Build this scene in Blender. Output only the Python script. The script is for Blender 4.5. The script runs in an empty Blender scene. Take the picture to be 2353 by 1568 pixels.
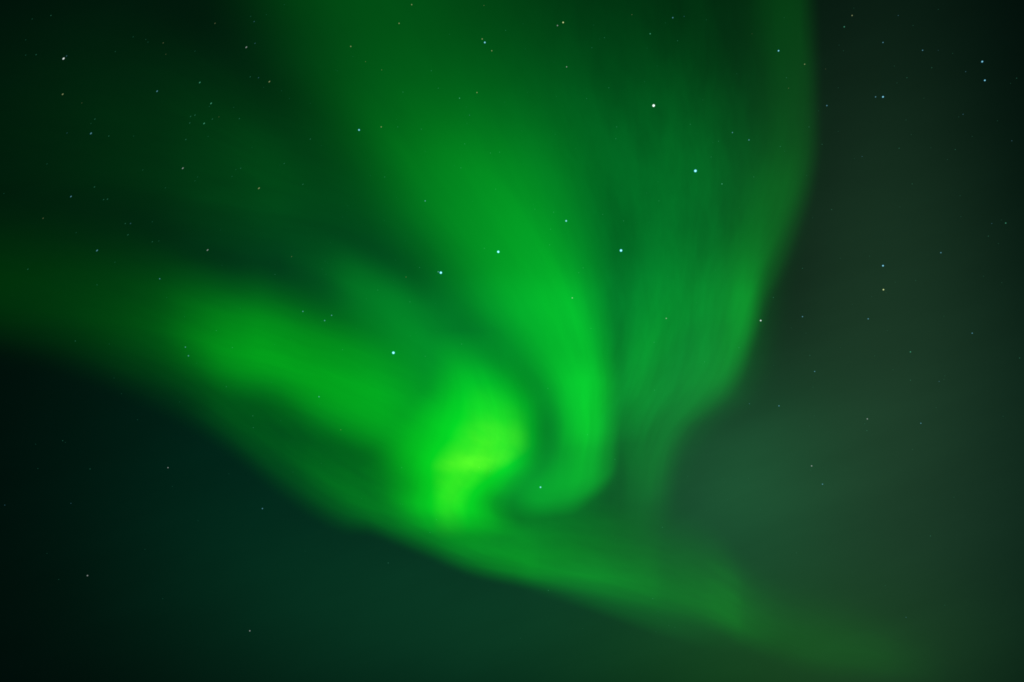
import bpy, bmesh, math, random
from mathutils import Vector

scene = bpy.context.scene
random.seed(7)

# ---------------------------------------------------------------- camera
# The lens looks straight up at the zenith. Big Dipper: 25.7 degrees span 824 of 2353 pattern units.
FOCAL = 1806.0                       # focal length in pattern units (photo = 2353 x 1568 of them)
CX, CY = 1176.5, 784.0
EYE = 1.6                            # camera height above the ground in metres

cam_data = bpy.data.cameras.new("camera")
cam_data.sensor_width = 36.0
cam_data.lens = 36.0 * FOCAL / 2353.0
cam_data.clip_start = 0.1
cam_data.clip_end = 3.0e6
cam = bpy.data.objects.new("camera", cam_data)
cam.location = (0.0, 0.0, EYE)
cam.rotation_euler = (math.pi, 0.0, 0.0)     # up to the zenith; picture right = +X, picture down = +Y
scene.collection.objects.link(cam)
scene.camera = cam

scene.view_settings.view_transform = 'Standard'
scene.view_settings.look = 'None'
scene.view_settings.exposure = 0.0
scene.view_settings.gamma = 1.0
scene.view_settings.use_curve_mapping = False
scene.cycles.use_denoising = False           # a denoiser would eat the faint stars
scene.cycles.max_bounces = 2
scene.cycles.transparent_max_bounces = 64
scene.cycles.volume_bounces = 0
scene.cycles.volume_step_rate = 1.0
scene.cycles.volume_max_steps = 64
scene.render.dither_intensity = 1.0


def at(px, py, alt):
    """A pattern point at an altitude, in metres."""
    k = (alt - EYE) / FOCAL
    return Vector(((px - CX) * k, (py - CY) * k, alt))


# ---------------------------------------------------------------- node helpers
class Nodes:
    def __init__(self, tree):
        self.t = tree
        tree.nodes.clear()

    def new(self, kind, **kw):
        n = self.t.nodes.new(kind)
        for k, v in kw.items():
            setattr(n, k, v)
        return n

    def link(self, a, b):
        self.t.links.new(a, b)

    def put(self, sock, v):
        if isinstance(v, (int, float)):
            sock.default_value = v
        elif isinstance(v, (tuple, list)):
            sock.default_value = v
        else:
            self.link(v, sock)

    def math(self, op, a, b=None, c=None, clamp=False):
        n = self.new('ShaderNodeMath', operation=op, use_clamp=clamp)
        self.put(n.inputs[0], a)
        if b is not None:
            self.put(n.inputs[1], b)
        if c is not None:
            self.put(n.inputs[2], c)
        return n.outputs[0]

    def mix(self, f, a, b):
        n = self.new('ShaderNodeMix', data_type='FLOAT')
        self.put(n.inputs[0], f)
        self.put(n.inputs[2], a)
        self.put(n.inputs[3], b)
        return n.outputs[0]

    def curve(self, u, pts):
        n = self.new('ShaderNodeFloatCurve')
        m = n.mapping
        m.use_clip = True
        m.extend = 'HORIZONTAL'
        c = m.curves[0]
        while len(c.points) > 2:
            c.points.remove(c.points[-1])
        c.points[0].location = pts[0]
        c.points[-1].location = pts[-1]
        for p in pts[1:-1]:
            c.points.new(*p)
        for p in c.points:
            p.handle_type = 'AUTO_CLAMPED'
        m.update()
        self.link(u, n.inputs['Value'])
        return n.outputs[0]

    def noise(self, x, y, z, detail=2.0, rough=0.5):
        v = self.new('ShaderNodeCombineXYZ')
        self.put(v.inputs[0], x)
        self.put(v.inputs[1], y)
        self.put(v.inputs[2], z)
        n = self.new('ShaderNodeTexNoise', noise_dimensions='3D')
        n.inputs['Scale'].default_value = 1.0
        n.inputs['Detail'].default_value = detail
        n.inputs['Roughness'].default_value = rough
        self.link(v.outputs[0], n.inputs['Vector'])
        return n.outputs[0]


# ---------------------------------------------------------------- night sky, with the glow of aurora-lit haze painted in
SKY = {'base': (0.0003, 0.00328, 0.00241),
 'blobs': [(1666.4, 1102.6, 259.6, 251.2, (0.00946, 0.06708, 0.0238)),
           (2011.0, 906.1, 281.8, 797.1, (0.01022, 0.0336, 0.01499)),
           (1171.1, 1396.2, 602.4, 269.6, (0.0026, 0.03514, 0.01349)),
           (619.7, 1074.8, 445.6, 368.2, (0.0, 0.01305, 0.00641)),
           (2343.3, 1170.9, 314.1, 540.5, (0.00347, 0.01387, 0.00722)),
           (1774.6, 1512.8, 430.7, 190.7, (0.0042, 0.03025, 0.00284)),
           (434.2, 209.1, 487.8, 504.1, (0.00017, 0.00677, 0.00129)),
           (719.4, 628.6, 302.9, 149.2, (0.00018, 0.01317, 0.00421))]}


def build_sky():
    w = bpy.data.worlds.new("World")
    scene.world = w
    w.use_nodes = True
    N = Nodes(w.node_tree)
    tc = N.new('ShaderNodeTexCoord')
    sep = N.new('ShaderNodeSeparateXYZ')
    N.link(tc.outputs['Generated'], sep.inputs[0])
    z = N.math('MAXIMUM', sep.outputs[2], 0.08)
    px = N.math('MULTIPLY_ADD', N.math('DIVIDE', sep.outputs[0], z), FOCAL, CX)
    py = N.math('MULTIPLY_ADD', N.math('DIVIDE', sep.outputs[1], z), FOCAL, CY)
    # slow mottling of the sky and the haze glow painted into it
    tilt = N.math('MULTIPLY_ADD', px, 0.32, py)
    mott = N.noise(N.math('MULTIPLY', px, 0.0026), N.math('MULTIPLY', tilt, 0.0085), 3.1, 4.0, 0.55)
    mott = N.math('MULTIPLY_ADD', mott, 0.26, 0.87)
    chan = [None, None, None]
    base = SKY['base']
    for cx, cy, sx, sy, rgb in SKY['blobs']:
        dx = N.math('MULTIPLY', N.math('SUBTRACT', px, cx), 1.0 / sx)
        dy = N.math('MULTIPLY', N.math('SUBTRACT', py, cy), 1.0 / sy)
        q = N.math('MULTIPLY_ADD', dx, dx, N.math('MULTIPLY', dy, dy))
        g = N.math('EXPONENT', N.math('MULTIPLY', q, -1.0))
        for i in range(3):
            if rgb[i] > 0:
                prev = base[i] if chan[i] is None else chan[i]
                chan[i] = N.math('MULTIPLY_ADD', g, rgb[i], prev)
    comb = N.new('ShaderNodeCombineColor')
    for i in range(3):
        N.put(comb.inputs[i], N.math('MULTIPLY', chan[i], mott))
    bg = N.new('ShaderNodeBackground')
    N.link(comb.outputs[0], bg.inputs['Color'])
    out = N.new('ShaderNodeOutputWorld')
    N.link(bg.outputs[0], out.inputs['Surface'])


build_sky()

# ---------------------------------------------------------------- aurora: glowing bodies of air 100 to 145 km up
# axis: the direction a body runs in; kn / kp: how its glow ends on either side
# rows: (along, crest, brightness of the whole depth, reach on the low side, reach on the high side)
BANDS = {'ribbon': {'axis': 'y',
            'rgb': (0.0028, 1.0, 0.0247),
            'kn': 3.0,
            'kp': 2.6,
            'rows': [(-90, 808.7, 0.03464, 403.9, 554.9),
                     (60, 890, 0.04074, 420.5, 558.6),
                     (150, 951.3, 0.05211, 437.9, 513.8),
                     (250, 1012.9, 0.08547, 431.4, 461),
                     (380, 1099.9, 0.16895, 417.3, 359.4),
                     (480, 1168.1, 0.218, 427.9, 272.7),
                     (600, 1244.4, 0.2711, 394.4, 190.5),
                     (700, 1295.1, 0.35043, 359.3, 137.7),
                     (800, 1328.6, 0.3708, 268.9, 112.1),
                     (900, 1347.2, 0.49695, 160.6, 96.5),
                     (980, 1348.1, 0.45578, 126, 91.4),
                     (1050, 1340.2, 0.2494, 125.7, 87.7),
                     (1110, 1331.2, 0.15203, 127.6, 101),
                     (1150, 1309.6, 0.05213, 118.9, 102),
                     (1185, 1294.4, 0, 121.4, 96.7)]},
 'hook': {'axis': 'x',
          'rgb': (0.0041, 1.0, 0.045),
          'kn': 3.0,
          'kp': 1.6,
          'rows': [(1120, 1107.2, 0, 176.5, 66.6),
                   (1170, 1113.8, 0.15071, 173.8, 76.4),
                   (1240, 1130.6, 0.21726, 163.3, 66.6),
                   (1310, 1125.5, 0.15807, 155.1, 63.9),
                   (1360, 1099.6, 0.12382, 135, 58.6),
                   (1400, 1068.6, 0.07819, 119.6, 52),
                   (1425, 1040.7, 0, 106.8, 45.9)]},
 'knot_glow': {'axis': 'y',
               'rgb': (0.0015, 1.0, 0.0061),
               'kn': 2.5,
               'kp': 2.5,
               'rows': [(760, 1056.8, 0, 96.7, 157.2),
                        (820, 1072.8, 0.12812, 110.4, 176.5),
                        (880, 1098.2, 0.35553, 140.1, 180),
                        (940, 1125, 0.55742, 210.5, 164.4),
                        (1000, 1136.1, 0.62683, 273.7, 150.6),
                        (1060, 1117.1, 0.62266, 301.1, 153.2),
                        (1110, 1080.7, 0.56748, 254.3, 144.8),
                        (1160, 1047.5, 0.54549, 197.7, 142.5),
                        (1200, 1058.1, 0.31599, 178.8, 154.4),
                        (1240, 1089.1, 0.05434, 179.3, 154.5),
                        (1280, 1109.1, 0, 167.2, 149)]},
 'knot_core': {'axis': 'y',
               'rgb': (0.4308, 1.0, 0.0302),
               'kn': 1.5,
               'kp': 1.5,
               'rows': [(880, 1110.6, 0, 47.7, 71.9),
                        (925, 1117.8, 0.01127, 61.1, 88.9),
                        (960, 1127.6, 0.03402, 76.1, 94.7),
                        (1000, 1132, 0.09118, 100.7, 92.3),
                        (1035, 1110.6, 0.11489, 107.7, 108.9),
                        (1065, 1080.9, 0.18629, 94.3, 100.7),
                        (1095, 1057.3, 0.07667, 69.8, 78.7),
                        (1130, 1036.6, 0.05702, 48.2, 56.3),
                        (1165, 1031.3, 0.03632, 41.8, 49.7),
                        (1200, 1029.4, 0.01366, 40, 49.5),
                        (1240, 1028.4, 0, 36, 47.1)]},
 'left_band': {'axis': 'x',
               'rgb': (0.002, 1.0, 0.0109),
               'kn': 3.0,
               'kp': 3.0,
               'rows': [(-60, 667.5, 0.01971, 275.2, 177.3),
                        (100, 680.2, 0.02375, 267.3, 200.8),
                        (250, 703.9, 0.03331, 256.5, 214.5),
                        (350, 728.1, 0.05599, 235.2, 197),
                        (440, 762.8, 0.1357, 222.2, 165.6),
                        (520, 794.2, 0.2426, 226, 148.8),
                        (620, 818.4, 0.32766, 234.8, 138),
                        (730, 855.1, 0.32783, 231.1, 166.5),
                        (850, 903.6, 0.3368, 235.3, 189.6),
                        (950, 954.2, 0.27327, 255, 208.1),
                        (1030, 1000.7, 0.19201, 261.5, 230.8),
                        (1110, 1041.2, 0.04961, 240.2, 218.9),
                        (1180, 1077.9, 0, 203.4, 189.7)]},
 'left_ridge': {'axis': 'x',
                'rgb': (0.0029, 1.0, 0.0208),
                'kn': 2.5,
                'kp': 2.5,
                'rows': [(480, 864.9, 0, 75.9, 89.8),
                         (580, 901.6, 0.02032, 77.2, 88.1),
                         (680, 930.9, 0.05179, 79.2, 86.7),
                         (780, 960, 0.0814, 89, 87.6),
                         (880, 999.3, 0.07091, 99.9, 98.1),
                         (960, 1045.8, 0.04853, 103, 96.3),
                         (1040, 1093.7, 0, 105.2, 99.1)]},
 'lower_band': {'axis': 'x',
                'rgb': (0.0022, 1.0, 0.017),
                'kn': 3.0,
                'kp': 2.2,
                'rows': [(-60, 674.7, 0, 204.9, 120.3),
                         (150, 749.5, 0.00615, 214.5, 129.8),
                         (300, 803.8, 0.01929, 223.4, 135.4),
                         (420, 862, 0.0339, 243.7, 133.6),
                         (520, 924.8, 0.062, 261.6, 131.4),
                         (640, 1017.9, 0.06927, 273.9, 134.9),
                         (760, 1101.2, 0.11953, 266.2, 124.3),
                         (880, 1168.3, 0.15417, 251.4, 81.3),
                         (980, 1213.9, 0.1528, 257, 76.9),
                         (1080, 1261.3, 0.18661, 242.7, 70.3),
                         (1180, 1288.7, 0.21362, 246.8, 64.7),
                         (1280, 1303.6, 0.16654, 253.6, 67.2),
                         (1380, 1315.2, 0.14075, 247.8, 74.3),
                         (1480, 1334.2, 0.11906, 246.4, 80.4),
                         (1580, 1361.8, 0.08132, 230.2, 82.1),
                         (1650, 1384.5, 0.10146, 198.9, 84),
                         (1720, 1417.1, 0.06018, 162.2, 88.8),
                         (1800, 1452.9, 0.02995, 150.4, 89.5),
                         (1900, 1489.7, 0.02451, 163.3, 79.4),
                         (2000, 1505.5, 0.02165, 141.5, 72.4),
                         (2100, 1525.8, 0.00766, 131, 64),
                         (2180, 1535.6, 0, 120.3, 65.6)]},
 'under_band': {'axis': 'x',
                'rgb': (0.0085, 1.0, 0.0603),
                'kn': 1.5,
                'kp': 1.5,
                'rows': [(1180, 1306.2, 0, 91.1, 50.9),
                         (1260, 1327.2, 0.03893, 91.7, 51.5),
                         (1380, 1360.2, 0.06357, 101.1, 58),
                         (1500, 1397.2, 0.0468, 98.1, 64.8),
                         (1600, 1426.8, 0.02354, 95.6, 65.4),
                         (1700, 1448.3, 0.00952, 84.7, 59.2),
                         (1790, 1465.6, 0, 73.8, 58.7)]},
 'right_arc': {'axis': 'y',
               'rgb': (0.0038, 1.0, 0.0519),
               'kn': 3.0,
               'kp': 2.2,
               'rows': [(-90, 1820.5, 0.03088, 174.8, 61.9),
                        (60, 1827.4, 0.03509, 168.7, 63.4),
                        (200, 1838.5, 0.03705, 162.5, 56.9),
                        (320, 1834.4, 0.04557, 160.7, 62),
                        (430, 1807.5, 0.07173, 165.8, 75.6),
                        (530, 1765.6, 0.08168, 160.6, 87.8),
                        (620, 1719.7, 0.09719, 176.6, 99.6),
                        (700, 1691.5, 0.11818, 189.4, 89.5),
                        (780, 1672.6, 0.09403, 190, 88.2),
                        (860, 1639.3, 0.09486, 176, 91.5),
                        (930, 1589.3, 0.06142, 196.3, 104),
                        (990, 1530.1, 0.04921, 191.1, 89.6),
                        (1060, 1503.5, 0.05968, 140.4, 77.1),
                        (1120, 1494.6, 0.05129, 116.9, 71.5),
                        (1180, 1490.4, 0.02078, 107.4, 72.1),
                        (1230, 1485.1, 0, 98, 62.4)]},
 'arc_streak': {'axis': 'y',
                'rgb': (0.0027, 1.0, 0.0532),
                'kn': 2.2,
                'kp': 2.2,
                'rows': [(500, 1750.4, 0, 65.2, 65),
                         (570, 1734.8, 0.01621, 63.2, 62.8),
                         (630, 1720.5, 0.05214, 56.8, 56.2),
                         (690, 1712.8, 0.09824, 52, 47.5),
                         (750, 1703.8, 0.09686, 51.5, 47.4),
                         (810, 1688.1, 0.05869, 53.6, 49.1),
                         (870, 1671.6, 0.02531, 55.5, 51.1),
                         (930, 1655.5, 0, 58.4, 53.4)]},
 'right_streak': {'axis': 'y',
                  'rgb': (0.0038, 1.0, 0.0475),
                  'kn': 3.0,
                  'kp': 3.0,
                  'rows': [(520, 1581.2, 0, 143.1, 149),
                           (620, 1553.2, 0.03193, 142.2, 146.8),
                           (720, 1514.6, 0.07891, 129.7, 132.2),
                           (800, 1485.1, 0.12473, 105.9, 117.8),
                           (880, 1458.2, 0.11195, 81.8, 124.6),
                           (950, 1438.9, 0.05996, 69.2, 132.4),
                           (1020, 1428.3, 0, 68.9, 130.3)]},
 'right_veil': {'axis': 'y',
                'rgb': (0.0035, 1.0, 0.1046),
                'kn': 3.0,
                'kp': 3.0,
                'rows': [(-90, 1491.2, 0.0186, 693.7, 486.9),
                         (100, 1510.1, 0.04156, 686.5, 456.7),
                         (250, 1529, 0.08536, 663.4, 426.2),
                         (400, 1551, 0.12734, 600.9, 383.4),
                         (550, 1562.3, 0.13877, 528, 336.2),
                         (700, 1560.7, 0.17564, 463.8, 288.9),
                         (820, 1546.3, 0.17097, 427.8, 279.9),
                         (900, 1515.5, 0.14474, 402, 280),
                         (980, 1471.8, 0.10215, 373.9, 229.7),
                         (1060, 1454.1, 0.066, 344.4, 182.3),
                         (1130, 1449.1, 0.04255, 326.3, 166.8),
                         (1200, 1444.2, 0.01573, 293.7, 153.3),
                         (1260, 1448.7, 0, 260.8, 152.6)]},
 'upper_veil': {'axis': 'y',
                'rgb': (0.0022, 1.0, 0.1004),
                'kn': 3.0,
                'kp': 3.0,
                'rows': [(-90, 930.1, 0.03286, 601.4, 649.8),
                         (60, 960.6, 0.03544, 619.7, 672.8),
                         (150, 981.1, 0.04325, 629.1, 698.1),
                         (300, 1042, 0.05082, 639.5, 667.8),
                         (450, 1093, 0.06645, 610.9, 632.1),
                         (600, 1136, 0.08429, 571.9, 568.1),
                         (720, 1138.6, 0.14094, 542.6, 480),
                         (850, 1132.5, 0.14794, 503.1, 394.8),
                         (980, 1165.6, 0.11929, 400.4, 327.3),
                         (1100, 1215.2, 0.07312, 299.5, 272.3),
                         (1200, 1243.7, 0.03971, 275.1, 260.3),
                         (1290, 1270.9, 0, 268, 224.6)]},
 'inner_plume': {'axis': 'x',
                 'rgb': (0.0029, 1.0, 0.0433),
                 'kn': 3.0,
                 'kp': 3.0,
                 'rows': [(640, 604.4, 0, 111, 163.8),
                          (740, 632.4, 0.03715, 123.6, 162.5),
                          (830, 672.6, 0.10879, 130.5, 162.6),
                          (920, 724.5, 0.12537, 139.1, 156.8),
                          (1000, 780.2, 0.1004, 148, 151.9),
                          (1070, 825.1, 0.0606, 144.1, 158.2),
                          (1150, 870.3, 0, 137.5, 138.3)]},
 'left_veil': {'axis': 'x',
               'rgb': (0.0039, 1.0, 0.0809),
               'kn': 3.0,
               'kp': 3.0,
               'rows': [(-100, 329.5, 0.00462, 474.1, 539.8),
                        (150, 327.3, 0.00886, 467.6, 549.1),
                        (350, 354.6, 0.0158, 440.4, 479.8),
                        (500, 393.1, 0.03331, 358.2, 411.1),
                        (620, 433.7, 0.04534, 300.4, 378.6),
                        (740, 464, 0.02939, 261.5, 347.3),
                        (860, 515.6, 0.01236, 253.8, 338.5),
                        (980, 556.8, 0, 224.3, 290.4)]}}

THICK = 1500.0


def pchip(xs, ys, x):
    n = len(xs)
    h = [xs[i + 1] - xs[i] for i in range(n - 1)]
    dl = [(ys[i + 1] - ys[i]) / h[i] for i in range(n - 1)]
    m = [0.0] * n
    m[0], m[-1] = dl[0], dl[-1]
    for i in range(1, n - 1):
        if dl[i - 1] * dl[i] > 0:
            w1, w2 = 2 * h[i] + h[i - 1], h[i] + 2 * h[i - 1]
            m[i] = (w1 + w2) / (w1 / dl[i - 1] + w2 / dl[i])
    x = min(max(x, xs[0]), xs[-1])
    i = 0
    while i < n - 2 and x >= xs[i + 1]:
        i += 1
    t = (x - xs[i]) / h[i]
    return (ys[i] * (2 * t**3 - 3 * t**2 + 1) + h[i] * m[i] * (t**3 - 2 * t**2 + t)
            + ys[i + 1] * (3 * t**2 - 2 * t**3) + h[i] * m[i + 1] * (t**3 - t**2))


class Band:
    def __init__(self, key, floor):
        b = BANDS[key]
        self.key, self.axis, self.rgb = key, b['axis'], b['rgb']
        self.kn, self.kp = b['kn'], b['kp']
        self.floor = floor
        self.mid = floor + THICK / 2
        self.k = (self.mid - EYE) / FOCAL                 # metres per pattern unit
        rows = b['rows']
        self.s0, self.s1 = rows[0][0], rows[-1][0]
        xs = [r[0] for r in rows]
        n = 44
        self.s = [self.s0 + (self.s1 - self.s0) * i / (n - 1) for i in range(n)]
        col = lambda j: [pchip(xs, [r[j] for r in rows], s) for s in self.s]
        self.c, self.a, self.wn, self.wp = col(1), col(2), col(3), col(4)
        # a slanting ray crosses more of the layer
        for i in range(n):
            p = (self.c[i], self.s[i]) if self.axis == 'y' else (self.s[i], self.c[i])
            r2 = ((p[0] - CX) ** 2 + (p[1] - CY) ** 2) / FOCAL ** 2
            self.a[i] = max(0.0, self.a[i]) / math.sqrt(1 + r2)

    def pt(self, s, c):
        px, py = (c, s) if self.axis == 'y' else (s, c)
        return Vector(((px - CX) * self.k, (py - CY) * self.k, 0.0))

    def centre(self):
        i = max(range(len(self.a)), key=lambda j: self.a[j])
        p = self.pt(self.s[i], self.c[i])
        p.z = self.floor
        return p

    def mesh(self, name, origin):
        """Closed body: the outline of the glow, THICK metres deep."""
        bm = bmesh.new()
        off = Vector((origin.x, origin.y, 0.0))
        lo = self.floor - origin.z
        rings = []
        for i, s in enumerate(self.s):
            a = self.pt(s, self.c[i] - self.wn[i]) - off
            m = self.pt(s, self.c[i]) - off
            b = self.pt(s, self.c[i] + self.wp[i]) - off
            rings.append([bm.verts.new((p.x, p.y, lo + h)) for h in (0.0, THICK) for p in (a, m, b)])
        q = lambda *v: bm.faces.new(v)
        for r, t in zip(rings, rings[1:]):
            q(r[0], r[1], t[1], t[0]); q(r[1], r[2], t[2], t[1])
            q(r[3], t[3], t[4], r[4]); q(r[4], t[4], t[5], r[5])
            q(r[0], t[0], t[3], r[3]); q(r[2], r[5], t[5], t[2])
        for r in (rings[0], rings[-1]):
            q(r[0], r[1], r[4], r[3]); q(r[1], r[2], r[5], r[4])
        bmesh.ops.recalc_face_normals(bm, faces=bm.faces[:])
        me = bpy.data.meshes.new(name)
        bm.to_mesh(me)
        bm.free()
        return me

    def material(self, name, origin, grain=0.06, gs=0.0035, gc=3.0, detail=2.0, mottled=False, step=1.0):
        mat = bpy.data.materials.new(name)
        mat.use_nodes = True
        N = Nodes(mat.node_tree)
        tc = N.new('ShaderNodeTexCoord')
        sep = N.new('ShaderNodeSeparateXYZ')
        N.link(tc.outputs['Object'], sep.inputs[0])
        px = N.math('MULTIPLY_ADD', sep.outputs[0], 1.0 / self.k, origin.x / self.k + CX)
        py = N.math('MULTIPLY_ADD', sep.outputs[1], 1.0 / self.k, origin.y / self.k + CY)
        s, c = (py, px) if self.axis == 'y' else (px, py)
        span = self.s1 - self.s0
        u = N.math('MULTIPLY_ADD', s, 1.0 / span, -self.s0 / span, clamp=True)
        us = [(v - self.s0) / span for v in self.s]

        def curve(vals):
            lo, hi = min(vals), max(vals)
            d = max(hi - lo, 1e-6)
            o = N.curve(u, [(x, (v - lo) / d) for x, v in zip(us, vals)])
            return N.math('MULTIPLY_ADD', o, d, lo)
        d = N.math('SUBTRACT', c, curve(self.c))
        pos = N.math('GREATER_THAN', d, 0.0)
        reach = N.mix(pos, curve(self.wn), curve(self.wp))
        t = N.math('DIVIDE', d, reach)
        core = N.math('SUBTRACT', 1.0, N.math('MULTIPLY', t, t), clamp=True)
        if abs(self.kn - self.kp) < 1e-6:
            prof = N.math('POWER', core, self.kn)
        else:
            prof = N.math('POWER', core, N.mix(pos, self.kn, self.kp))
        dens = N.math('MULTIPLY', prof, curve(self.a))
        if grain > 0:                                     # faint folds running along the body
            # folds follow the crest near the bright side
            if mottled:                                   # curdled patches drawn out along one slant
                g = N.noise(N.math('MULTIPLY', px, gs), N.math('MULTIPLY', N.math('MULTIPLY_ADD', px, -0.38, py), gc), self.floor * 0.00131, detail, 0.55)
            else:                                         # folds and rays keep to the shape of the body and fan with it
                g = N.noise(N.math('MULTIPLY', s, gs), N.math('MULTIPLY', t, gc), self.floor * 0.00131, detail, 0.62)
            g = N.math('MULTIPLY_ADD', g, 2 * grain, 1.0 - grain)
            dens = N.math('MULTIPLY', dens, g)
        em = N.new('ShaderNodeEmission')
        em.inputs['Color'].default_value = (*self.rgb, 1.0)
        N.link(N.math('MULTIPLY', dens, 1.0 / THICK), em.inputs['Strength'])
        out = N.new('ShaderNodeOutputMaterial')
        N.link(em.outputs[0], out.inputs['Volume'])
        mat.cycles.volume_step_rate = step
        return mat


def tag(o, label=None, cat=None, group=None, kind=None):
    for k, v in (('label', label), ('category', cat), ('group', group), ('kind', kind)):
        if v:
            o[k] = v


def aurora_body(name, parts, label, cat, group=None, kind=None):
    """One form of the aurora. parts: (part name, band key, altitude, grain settings, part label)."""
    if len(parts) == 1:
        _, key, floor, gr, _ = parts[0]
        b = Band(key, floor)
        org = b.centre()
        o = bpy.data.objects.new(name, b.mesh(name, org))
        o.location = org
        o.data.materials.append(b.material(key + '_light', org, **gr))
        scene.collection.objects.link(o)
        tag(o, label, cat, group, kind)
        return o
    org = Band(parts[0][1], parts[0][2]).centre()
    root = bpy.data.objects.new(name, None)
    root.empty_display_size = 2000.0
    root.location = org
    scene.collection.objects.link(root)
    tag(root, label, cat, group, kind)
    for pname, key, floor, gr, plabel in parts:
        b = Band(key, floor)
        o = bpy.data.objects.new(pname, b.mesh(pname, org))
        o.data.materials.append(b.material(key + '_light', org, **gr))
        o.parent = root
        scene.collection.objects.link(o)
        if plabel:
            o['label'] = plabel
    return root


KM = 1000.0
FOLD = dict(grain=0.20, gs=0.0030, gc=3.6, detail=3.0)
CURD = dict(grain=0.62, gs=0.017, gc=0.030, detail=3.0, mottled=True)
WISP = dict(grain=0.42, gs=0.0022, gc=4.5, detail=3.0)
NONE = dict(grain=0.18, gs=0.004, gc=2.2)
RAYS = dict(grain=0.34, gs=0.0030, gc=3.4, detail=4.0)
VEIL = dict(grain=0.50, gs=0.0036, gc=5.6, detail=4.0)

aurora_body('aurora_knot', [
    ('core', 'knot_core', 100 * KM, CURD, 'yellow-green brightest heart of the knot'),
    ('glow', 'knot_glow', 103 * KM, FOLD, 'pure green glow wrapped round the heart'),
], 'brightest yellow-green knot of aurora at the inner end of the curl', 'aurora', 'forms of the aurora')
aurora_body('aurora_ribbon', [
    ('curtain', 'ribbon', 106 * KM, FOLD, None),
    ('hook', 'hook', 109 * KM, NONE, 'dimmer hook curling under from the foot of the ribbon'),
], 'tall bright green aurora ribbon falling from the top and hooking round the knot', 'aurora', 'forms of the aurora')
aurora_body('aurora_band', [
    ('upper_ridge', 'left_band', 112 * KM, FOLD, None),
    ('lower_ridge', 'left_ridge', 115 * KM, FOLD, None),
    ('plume', 'inner_plume', 118 * KM, NONE, 'soft plume above the band'),
], 'broad yellowish green aurora band slanting in from the left to the knot', 'aurora', 'forms of the aurora')
aurora_body('aurora_skirt', [
    ('sheet', 'lower_band', 121 * KM, dict(grain=0.32, gs=0.0060, gc=4.5, detail=4.0), None),
    ('under_fold', 'under_band', 124 * KM, NONE, 'dim second fold below the sharp lower edge'),
], 'lowest aurora sheet with a sharp lower edge, running under the knot to lower right', 'aurora', 'forms of the aurora')
aurora_body('aurora_arc', [
    ('edge', 'right_arc', 127 * KM, RAYS, None),
    ('bright_streak', 'arc_streak', 128.6 * KM, NONE, 'narrow bright streak just inside the outer edge'),
    ('streak', 'right_streak', 130.2 * KM, RAYS, 'upright streak inside the arc'),
    ('inner_veil', 'right_veil', 133 * KM, VEIL, 'broad even glow between the arc and the ribbon'),
], 'pale green aurora arc whose crisp outer edge borders the dark sky at right', 'aurora', 'forms of the aurora')
aurora_body('aurora_veil', [
    ('veil', 'upper_veil', 136 * KM, FOLD, None),
], 'wide diffuse green glow spread behind the tall ribbon and the knot', 'aurora', 'forms of the aurora')
aurora_body('aurora_veil', [
    ('veil', 'left_veil', 139 * KM, WISP, None),
], 'faint dark green glow above the slanting band at left', 'aurora', 'forms of the aurora')

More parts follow.
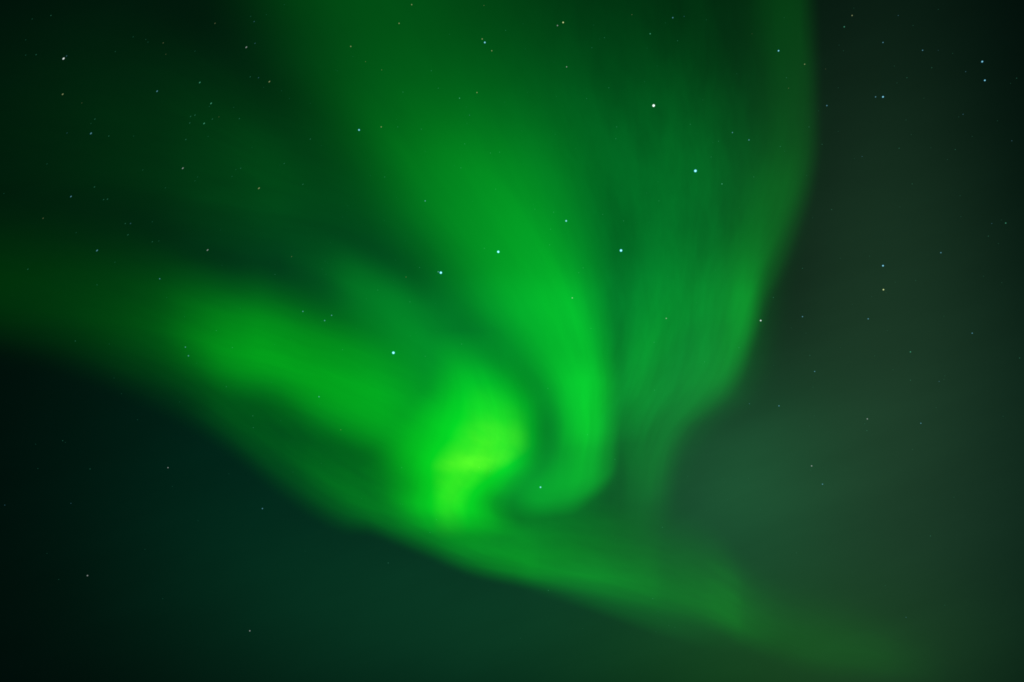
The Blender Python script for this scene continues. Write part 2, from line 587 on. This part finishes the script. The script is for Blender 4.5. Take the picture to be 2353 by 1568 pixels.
# ---------------------------------------------------------------- stars
# (x, y, brightness 1 faint .. 5 bright, colour)
STARS = [
    (9,445,1,'G'), (11,1161,2,'B'), (59,92,1,'G'), (59,127,1,'G'), (64,619,2,'G'), (74,44,1,'G'), (82,1021,1,'G'), (83,126,2,'G'), (87,1077,1,'G'),
    (99,502,2,'Y'), (108,377,1,'G'), (108,1272,1,'G'), (117,36,2,'G'), (135,1332,1,'G'), (144,217,3,'Y'), (144,1013,2,'G'), (146,135,4,'W'),
    (150,1017,1,'G'), (153,129,2,'B'), (154,306,1,'B'), (163,452,3,'B'), (163,1157,2,'B'), (173,784,2,'G'), (175,535,1,'G'), (188,237,1,'Y'),
    (201,1323,3,'W'), (207,1078,2,'G'), (209,284,1,'G'), (209,307,3,'B'), (217,430,2,'G'), (218,274,2,'G'), (223,576,3,'B'), (223,655,2,'G'),
    (238,459,2,'G'), (247,458,2,'G'), (250,313,2,'G'), (251,791,1,'G'), (262,869,1,'G'), (264,603,1,'G'), (265,119,1,'G'), (279,905,1,'G'),
    (288,514,2,'G'), (294,540,2,'G'), (300,514,2,'B'), (306,85,1,'G'), (307,313,1,'G'), (316,965,1,'G'), (328,391,1,'G'), (333,1263,1,'G'),
    (335,91,1,'G'), (340,97,1,'G'), (350,510,1,'G'), (350,556,2,'G'), (361,210,3,'B'), (365,554,1,'G'), (367,641,3,'B'), (374,1376,1,'G'),
    (375,99,2,'Y'), (380,432,1,'G'), (381,125,1,'Y'), (383,684,1,'G'), (386,1075,3,'W'), (396,1118,1,'G'), (413,924,1,'G'), (420,387,3,'W'),
    (424,728,1,'G'), (426,798,3,'B'), (427,321,2,'G'), (433,818,3,'B'), (436,283,2,'G'), (438,268,2,'G'), (448,118,1,'G'), (448,265,2,'G'),
    (448,416,1,'G'), (452,835,1,'G'), (454,407,1,'G'), (455,1197,1,'G'), (459,190,3,'G'), (469,284,3,'G'), (477,575,3,'W'), (478,314,1,'G'),
    (481,245,1,'G'), (485,238,3,'G'), (488,274,2,'G'), (494,54,2,'Y'), (497,760,2,'G'), (503,269,1,'Y'), (507,529,1,'G'), (510,610,1,'G'),
    (520,889,2,'G'), (526,1089,1,'Y'), (533,406,1,'G'), (534,799,2,'G'), (537,247,1,'G'), (542,390,1,'G'), (550,273,2,'G'), (552,709,1,'G'),
    (553,387,2,'G'), (566,109,3,'W'), (574,1450,3,'W'), (575,177,2,'G'), (576,38,1,'G'), (579,339,1,'G'), (581,956,2,'G'), (582,983,2,'G'),
    (584,50,2,'B'), (586,100,2,'B'), (594,179,2,'B'), (595,433,3,'Y'), (603,1169,3,'B'), (606,201,1,'G'), (612,34,1,'G'), (619,188,3,'Y'),
    (624,879,1,'G'), (631,792,1,'G'), (632,631,2,'G'), (643,380,1,'G'), (645,967,1,'G'), (647,209,1,'G'), (653,11,1,'Y'), (653,376,2,'G'),
    (665,227,1,'G'), (669,780,1,'G'), (670,590,2,'Y'), (673,1085,1,'G'), (696,424,2,'G'), (696,716,3,'B'), (701,1267,1,'G'), (713,238,1,'G'),
    (713,320,2,'G'), (733,912,3,'B'), (735,930,1,'G'), (738,335,1,'G'), (738,1065,1,'G'), (739,739,1,'G'), (740,619,1,'G'), (746,737,3,'B'),
    (747,601,1,'G'), (749,631,1,'G'), (753,605,1,'G'), (759,558,1,'G'), (762,725,3,'B'), (771,161,1,'G'), (775,163,1,'G'), (783,988,2,'Y'),
    (787,499,1,'G'), (787,804,2,'G'), (799,473,1,'G'), (806,107,3,'Y'), (811,130,1,'G'), (819,756,1,'G'), (825,299,4,'B'), (831,1146,1,'G'),
    (840,142,2,'Y'), (842,687,1,'G'), (851,404,1,'G'), (868,667,2,'G'), (876,292,3,'Y'), (877,161,2,'Y'), (883,507,1,'G'), (883,682,1,'G'),
    (884,407,2,'G'), (892,1294,2,'G'), (904,645,1,'G'), (904,811,5,'B'), (909,598,1,'G'), (911,275,1,'G'), (911,454,1,'G'), (914,292,2,'G'),
    (917,54,3,'Y'), (920,1158,1,'G'), (921,722,1,'G'), (923,1075,2,'G'), (925,1159,1,'G'), (926,212,2,'G'), (931,554,1,'G'), (933,637,2,'Y'),
    (942,694,2,'G'), (943,772,1,'G'), (946,11,3,'Y'), (956,766,1,'G'), (964,615,2,'G'), (968,297,2,'G'), (977,348,1,'G'), (977,462,3,'B'),
    (977,819,2,'G'), (988,1224,2,'G'), (991,163,2,'G'), (1000,698,1,'G'), (1003,763,1,'G'), (1003,1194,2,'G'), (1007,203,2,'G'), (1007,625,3,'B'),
    (1013,627,5,'B'), (1033,79,1,'G'), (1044,381,1,'G'), (1056,226,3,'G'), (1059,386,2,'G'), (1061,791,2,'G'), (1068,331,2,'G'), (1072,246,1,'G'),
    (1073,284,1,'G'), (1079,265,2,'B'), (1086,463,1,'G'), (1087,1090,1,'Y'), (1096,213,3,'Y'), (1101,1074,2,'Y'), (1108,90,3,'Y'), (1112,13,2,'Y'),
    (1113,571,2,'G'), (1114,98,4,'B'), (1126,1083,2,'G'), (1127,352,2,'G'), (1130,117,3,'Y'), (1139,435,2,'G'), (1145,579,5,'B'), (1147,639,1,'G'),
    (1148,350,2,'G'), (1148,920,1,'G'), (1159,235,1,'G'), (1162,70,2,'G'), (1190,884,1,'G'), (1196,851,1,'G'), (1196,1467,1,'G'), (1199,301,1,'G'),
    (1202,55,1,'G'), (1207,113,1,'G'), (1212,213,1,'G'), (1220,807,1,'G'), (1226,470,1,'G'), (1229,481,2,'G'), (1242,1120,4,'B'), (1259,893,2,'G'),
    (1260,1357,2,'G'), (1263,563,2,'G'), (1265,527,2,'G'), (1271,648,1,'G'), (1272,488,2,'G'), (1273,143,1,'G'), (1276,309,1,'G'), (1279,222,1,'G'),
    (1281,59,3,'W'), (1288,693,1,'G'), (1294,52,4,'Y'), (1301,508,4,'B'), (1302,154,3,'W'), (1315,685,3,'W'), (1323,342,1,'G'), (1330,627,2,'G'),
    (1339,1445,1,'G'), (1340,616,2,'G'), (1348,227,2,'G'), (1350,999,2,'G'), (1358,755,2,'G'), (1360,110,2,'G'), (1364,58,1,'B'), (1378,90,1,'G'),
    (1385,493,2,'G'), (1389,87,2,'G'), (1399,202,2,'G'), (1413,1056,2,'G'), (1415,319,2,'G'), (1415,1239,1,'G'), (1417,292,2,'G'), (1427,576,5,'B'),
    (1429,427,1,'G'), (1433,508,2,'G'), (1452,34,2,'Y'), (1454,992,1,'G'), (1460,512,1,'G'), (1481,188,1,'G'), (1486,444,1,'G'), (1487,111,1,'G'),
    (1492,511,1,'G'), (1494,78,3,'G'), (1500,1376,2,'G'), (1502,243,5,'W'), (1503,787,2,'G'), (1504,897,2,'G'), (1507,1452,1,'G'), (1510,152,1,'G'),
    (1512,418,1,'G'), (1512,1406,1,'G'), (1512,1421,1,'G'), (1514,462,2,'G'), (1522,1212,2,'G'), (1529,53,1,'Y'), (1531,732,3,'W'), (1534,636,1,'G'),
    (1537,1438,1,'G'), (1546,41,3,'B'), (1551,1442,1,'G'), (1557,94,2,'G'), (1559,964,1,'G'), (1572,38,2,'B'), (1578,743,1,'G'), (1580,1095,1,'G'),
    (1586,286,2,'G'), (1598,393,5,'B'), (1601,696,1,'G'), (1615,230,1,'G'), (1619,832,2,'G'), (1623,46,1,'G'), (1624,1173,1,'G'), (1634,361,2,'G'),
    (1638,328,1,'G'), (1644,621,1,'G'), (1651,325,2,'G'), (1659,423,3,'G'), (1662,1101,1,'G'), (1664,826,1,'G'), (1671,1148,1,'G'), (1683,305,3,'B'),
    (1693,170,1,'G'), (1698,799,2,'G'), (1699,477,1,'G'), (1720,1100,1,'G'), (1721,322,3,'B'), (1722,928,2,'B'), (1728,78,1,'Y'), (1732,407,2,'G'),
    (1747,1171,1,'G'), (1748,737,4,'W'), (1777,684,2,'G'), (1778,840,1,'G'), (1789,117,4,'B'), (1790,933,3,'B'), (1793,337,2,'G'), (1802,41,1,'G'),
    (1803,348,1,'G'), (1807,179,2,'G'), (1812,203,2,'Y'), (1818,754,1,'Y'), (1830,1271,1,'G'), (1844,617,2,'G'), (1844,728,3,'B'), (1849,148,3,'Y'),
    (1852,766,1,'G'), (1854,404,1,'G'), (1859,292,2,'G'), (1860,979,1,'G'), (1861,817,2,'G'), (1863,1081,1,'G'), (1865,1071,3,'W'), (1867,501,1,'G'),
    (1868,890,1,'G'), (1871,956,1,'Y'), (1872,854,3,'B'), (1881,255,1,'G'), (1889,332,2,'G'), (1890,1113,3,'B'), (1897,159,1,'Y'), (1900,243,3,'B'),
    (1911,482,2,'G'), (1926,202,1,'G'), (1926,302,1,'G'), (1928,104,1,'G'), (1928,933,1,'G'), (1931,594,1,'Y'), (1931,799,1,'G'), (1938,117,1,'G'),
    (1940,62,3,'G'), (1958,36,3,'Y'), (1959,700,1,'G'), (1962,19,1,'G'), (1963,365,1,'G'), (1981,360,2,'B'), (1987,974,1,'G'), (1992,990,2,'G'),
    (1993,963,3,'W'), (1995,733,3,'B'), (1998,589,1,'G'), (2003,682,1,'G'), (2010,818,1,'G'), (2012,223,3,'B'), (2029,98,3,'B'), (2029,223,4,'B'),
    (2029,611,4,'B'), (2030,666,4,'Y'), (2034,1346,1,'G'), (2036,673,1,'G'), (2039,760,1,'G'), (2052,850,1,'G'), (2055,152,1,'G'), (2057,649,1,'G'),
    (2061,191,1,'G'), (2064,36,2,'B'), (2066,341,2,'G'), (2068,476,1,'G'), (2082,276,1,'G'), (2082,1419,2,'B'), (2084,179,2,'G'), (2092,809,3,'G'),
    (2092,874,2,'G'), (2094,310,1,'G'), (2096,423,2,'G'), (2097,1033,1,'G'), (2098,59,1,'G'), (2104,645,1,'G'), (2116,973,3,'B'), (2120,116,3,'B'),
    (2123,226,1,'G'), (2138,1232,2,'G'), (2139,340,1,'G'), (2141,156,2,'G'), (2151,937,1,'G'), (2156,22,1,'G'), (2156,116,1,'B'), (2158,877,2,'B'),
    (2162,581,3,'B'), (2169,727,1,'G'), (2169,872,1,'G'), (2171,864,1,'G'), (2171,1391,1,'G'), (2177,367,1,'G'), (2189,123,1,'G'), (2192,1143,1,'G'),
    (2195,344,2,'G'), (2203,269,1,'G'), (2206,450,1,'G'), (2208,498,1,'G'), (2213,263,2,'B'), (2219,165,2,'B'), (2234,314,1,'G'), (2234,766,3,'B'),
    (2257,142,4,'B'), (2260,635,1,'G'), (2263,185,4,'B'), (2271,543,2,'G'), (2279,514,2,'B'), (2292,278,1,'G'), (2294,560,1,'G'), (2301,506,1,'G'),
    (2302,650,1,'G'), (2305,957,1,'G'), (2311,513,3,'G'), (2322,192,1,'G'), (2325,324,2,'B'), (2336,180,2,'G'), (2343,823,2,'G'),
]

STAR_ALT = 420 * KM
UNIT = STAR_ALT / FOCAL                                   # metres per pattern unit at the stars
RADIUS = {5: 4.9, 4: 3.4, 3: 2.7, 2: 2.1, 1: 1.8}        # core and the halo painted round it
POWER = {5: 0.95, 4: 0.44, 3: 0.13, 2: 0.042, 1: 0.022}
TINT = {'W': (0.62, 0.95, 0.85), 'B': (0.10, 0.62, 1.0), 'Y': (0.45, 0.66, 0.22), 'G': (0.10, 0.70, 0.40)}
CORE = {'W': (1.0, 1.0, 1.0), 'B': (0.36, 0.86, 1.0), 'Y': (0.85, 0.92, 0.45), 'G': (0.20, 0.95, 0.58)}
_mats, _meshes = {}, {}


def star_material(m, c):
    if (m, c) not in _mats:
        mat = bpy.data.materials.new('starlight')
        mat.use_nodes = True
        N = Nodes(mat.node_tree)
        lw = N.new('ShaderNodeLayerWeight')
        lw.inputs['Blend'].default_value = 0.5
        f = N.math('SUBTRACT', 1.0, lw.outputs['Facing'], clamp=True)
        fall = N.math('POWER', f, 6.0)                    # bright heart, soft bloom painted into the emission towards the rim
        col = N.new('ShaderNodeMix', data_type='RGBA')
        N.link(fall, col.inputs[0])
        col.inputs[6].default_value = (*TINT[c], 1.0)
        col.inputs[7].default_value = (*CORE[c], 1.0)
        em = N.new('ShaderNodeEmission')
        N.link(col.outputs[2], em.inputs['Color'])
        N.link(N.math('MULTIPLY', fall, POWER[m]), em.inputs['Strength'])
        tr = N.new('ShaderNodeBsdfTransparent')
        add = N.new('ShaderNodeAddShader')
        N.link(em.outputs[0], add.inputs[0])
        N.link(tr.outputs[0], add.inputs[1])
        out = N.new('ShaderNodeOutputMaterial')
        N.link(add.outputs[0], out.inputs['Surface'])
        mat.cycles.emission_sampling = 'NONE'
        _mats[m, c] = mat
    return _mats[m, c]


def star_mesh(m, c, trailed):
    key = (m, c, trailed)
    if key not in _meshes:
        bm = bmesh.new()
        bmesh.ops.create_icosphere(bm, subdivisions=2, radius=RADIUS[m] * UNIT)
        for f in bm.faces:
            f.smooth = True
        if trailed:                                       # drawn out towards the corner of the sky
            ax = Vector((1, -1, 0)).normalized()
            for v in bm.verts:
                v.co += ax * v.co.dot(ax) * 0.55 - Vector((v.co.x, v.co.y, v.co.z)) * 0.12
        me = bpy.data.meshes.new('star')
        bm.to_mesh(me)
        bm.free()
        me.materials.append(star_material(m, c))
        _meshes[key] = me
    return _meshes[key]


NAMED = {   # stars one can point to by themselves: label and the short phrase others are described by
    (146, 135): ('brightest white star in the dark upper left corner', 'upper left corner star'),
    (904, 811): ('blue-white star at the tip of the dipper handle, above the left band', 'dipper handle tip'),
    (1013, 627): ('blue-white star at the bend of the dipper handle, beside a tiny companion', 'dipper handle bend'),
    (1145, 579): ('blue-white star on the ribbon, dipper handle star nearest the bowl', 'dipper handle star by the bowl'),
    (1502, 243): ('largest white star, topmost star of the dipper bowl', 'white dipper bowl star'),
    (1598, 393): ('blue-white star at the right corner of the dipper bowl', 'dipper bowl right corner'),
    (209, 307): ('small blue star below the bright upper left corner star', 'upper left blue star'),
    (420, 387): ('lone peach-white star in the dark area above the left band', 'peach-white star'),
    (566, 109): ('white star near the top edge left of the green glow', 'upper left white star'),
    (825, 299): ('blue star with a yellow neighbour left of the ribbon', 'blue star left of the ribbon'),
    (1114, 98): ('blue star in a tight row of three near the top centre', 'top centre blue star'),
    (1242, 1120): ('cyan star inside the hook of the curl, right of the knot', 'cyan star inside the hook'),
    (1294, 52): ('orange-yellow star at top centre with a white neighbour', 'orange star at top centre'),
    (1301, 508): ('cyan star on the right flank of the ribbon, inner bowl corner', 'cyan ribbon flank star'),
    (1427, 576): ('blue-white star at the lowest corner of the dipper bowl', 'dipper bowl lowest corner'),
    (1748, 737): ('white star on the crisp outer edge of the right arc', 'white arc edge star'),
    (1789, 117): ('blue star inside the top of the right arc', 'blue star inside the arc'),
    (2029, 223): ('brighter right-hand star of the level blue pair in the dark sky', 'level blue pair'),
    (2029, 611): ('blue star just above the orange star in the right sky', 'blue star above the orange'),
    (2030, 666): ('orange star in the right sky below a blue one', 'orange star in the right sky'),
    (2257, 142): ('upper of two bright blue stars near the upper right corner', 'upper corner blue star'),
    (2263, 185): ('lower of two bright blue stars near the upper right corner', 'lower corner blue star'),
    (386, 1075): ('lone white star in the dark sky below the left band', 'lone white star below the left band'),
    (603, 1169): ('pale blue star just below the sharp lower edge of the aurora', 'pale blue star below the edge'),
    (201, 1323): ('lone white star low in the black lower left corner', 'lower left corner star'),
    (574, 1450): ('lone white star at the bottom edge left of centre', 'white star at the bottom edge'),
    (1865, 1071): ('white star in the grey-green sky right of the hook', 'white star right of the hook'),
    (1993, 963): ('white star in the middle of the grey-green right sky', 'low right white star'),
    (2234, 766): ('lone cyan star near the right edge of the sky', 'right edge cyan star'),
    (163, 452): ('blue star near the left edge above the slanting band', 'left edge blue star'),
    (696, 716): ('cyan star on the upper border of the slanting left band', 'left band border star'),
    (433, 818): ('cyan star within the slanting left band, lower of a pair', 'left band lower cyan star'),
    (2162, 581): ('blue star alone right of the blue and orange pair', 'lone blue star at right'),
    (1531, 732): ('white star on the upright streak inside the right arc', 'white star on the upright streak'),
}
ORD = ['', 'second ', 'third ', 'fourth ', 'fifth ', 'sixth ', 'seventh ', 'eighth ']
DIRS = ['right of', 'lower right of', 'below', 'lower left of', 'left of', 'upper left of', 'above', 'upper right of']
SIZE = {5: 'bright', 4: 'bright', 3: 'small', 2: 'faint', 1: 'very faint'}
HUE = {'W': 'white', 'B': 'blue', 'Y': 'yellowish', 'G': 'greenish'}


def sector(a, b):
    return int(round(math.atan2(b[1] - a[1], b[0] - a[0]) / (math.pi / 4))) % 8


def describe(star, singles):
    xy = star[:2]
    if xy in NAMED:
        return NAMED[xy][0]
    best = None
    for k, (_, short) in NAMED.items():
        sec, dist = sector(k, xy), math.dist(k, xy)
        rank = sum(1 for o in singles if o[:2] != k and o[:2] != xy and sector(k, o) == sec and math.dist(k, o[:2]) < dist)
        score = rank * 120 + dist
        if best is None or score < best[0]:
            best = (score, rank, sec, short)
    _, rank, sec, short = best
    rk = ORD[rank] if rank < len(ORD) else 'farther '
    text = '%s %s star, %snearest %s the %s' % (SIZE[star[2]], HUE[star[3]], rk, DIRS[sec], short)
    if len(text.split()) > 16:
        print('LONG', text)
    return text


def build_stars():
    # the 300 that show largest stand singly; among the faintest, those on the darker sky show best
    def dark(s):
        x, y = s[0], s[1]
        return min(math.dist((x, y), p) / r for p, r in (((1300, 800), 500), ((1100, 250), 380), ((750, 880), 330), ((1500, 600), 400)))
    order = sorted(STARS, key=lambda s: (-s[2], -dark(s)))
    singles, rest = order[:300], order[300:]
    for s in singles:
        x, y, m, c = s
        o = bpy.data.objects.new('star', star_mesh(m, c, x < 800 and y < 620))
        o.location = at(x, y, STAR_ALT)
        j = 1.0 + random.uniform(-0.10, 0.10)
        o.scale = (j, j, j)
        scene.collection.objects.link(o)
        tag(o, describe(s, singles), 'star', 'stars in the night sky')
    # the faintest of all: too many and too dim to tell apart
    bm = bmesh.new()
    for x, y, m, c in rest:
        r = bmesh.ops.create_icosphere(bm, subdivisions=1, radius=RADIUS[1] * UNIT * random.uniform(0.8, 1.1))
        p = at(x, y, STAR_ALT)
        for v in r['verts']:
            v.co += p
    me = bpy.data.meshes.new('faint_stars')
    bm.to_mesh(me)
    bm.free()
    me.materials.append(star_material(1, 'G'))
    o = bpy.data.objects.new('faint_stars', me)
    scene.collection.objects.link(o)
    tag(o, 'scatter of the very faintest stars behind the green aurora', 'stars', None, 'stuff')


build_stars()
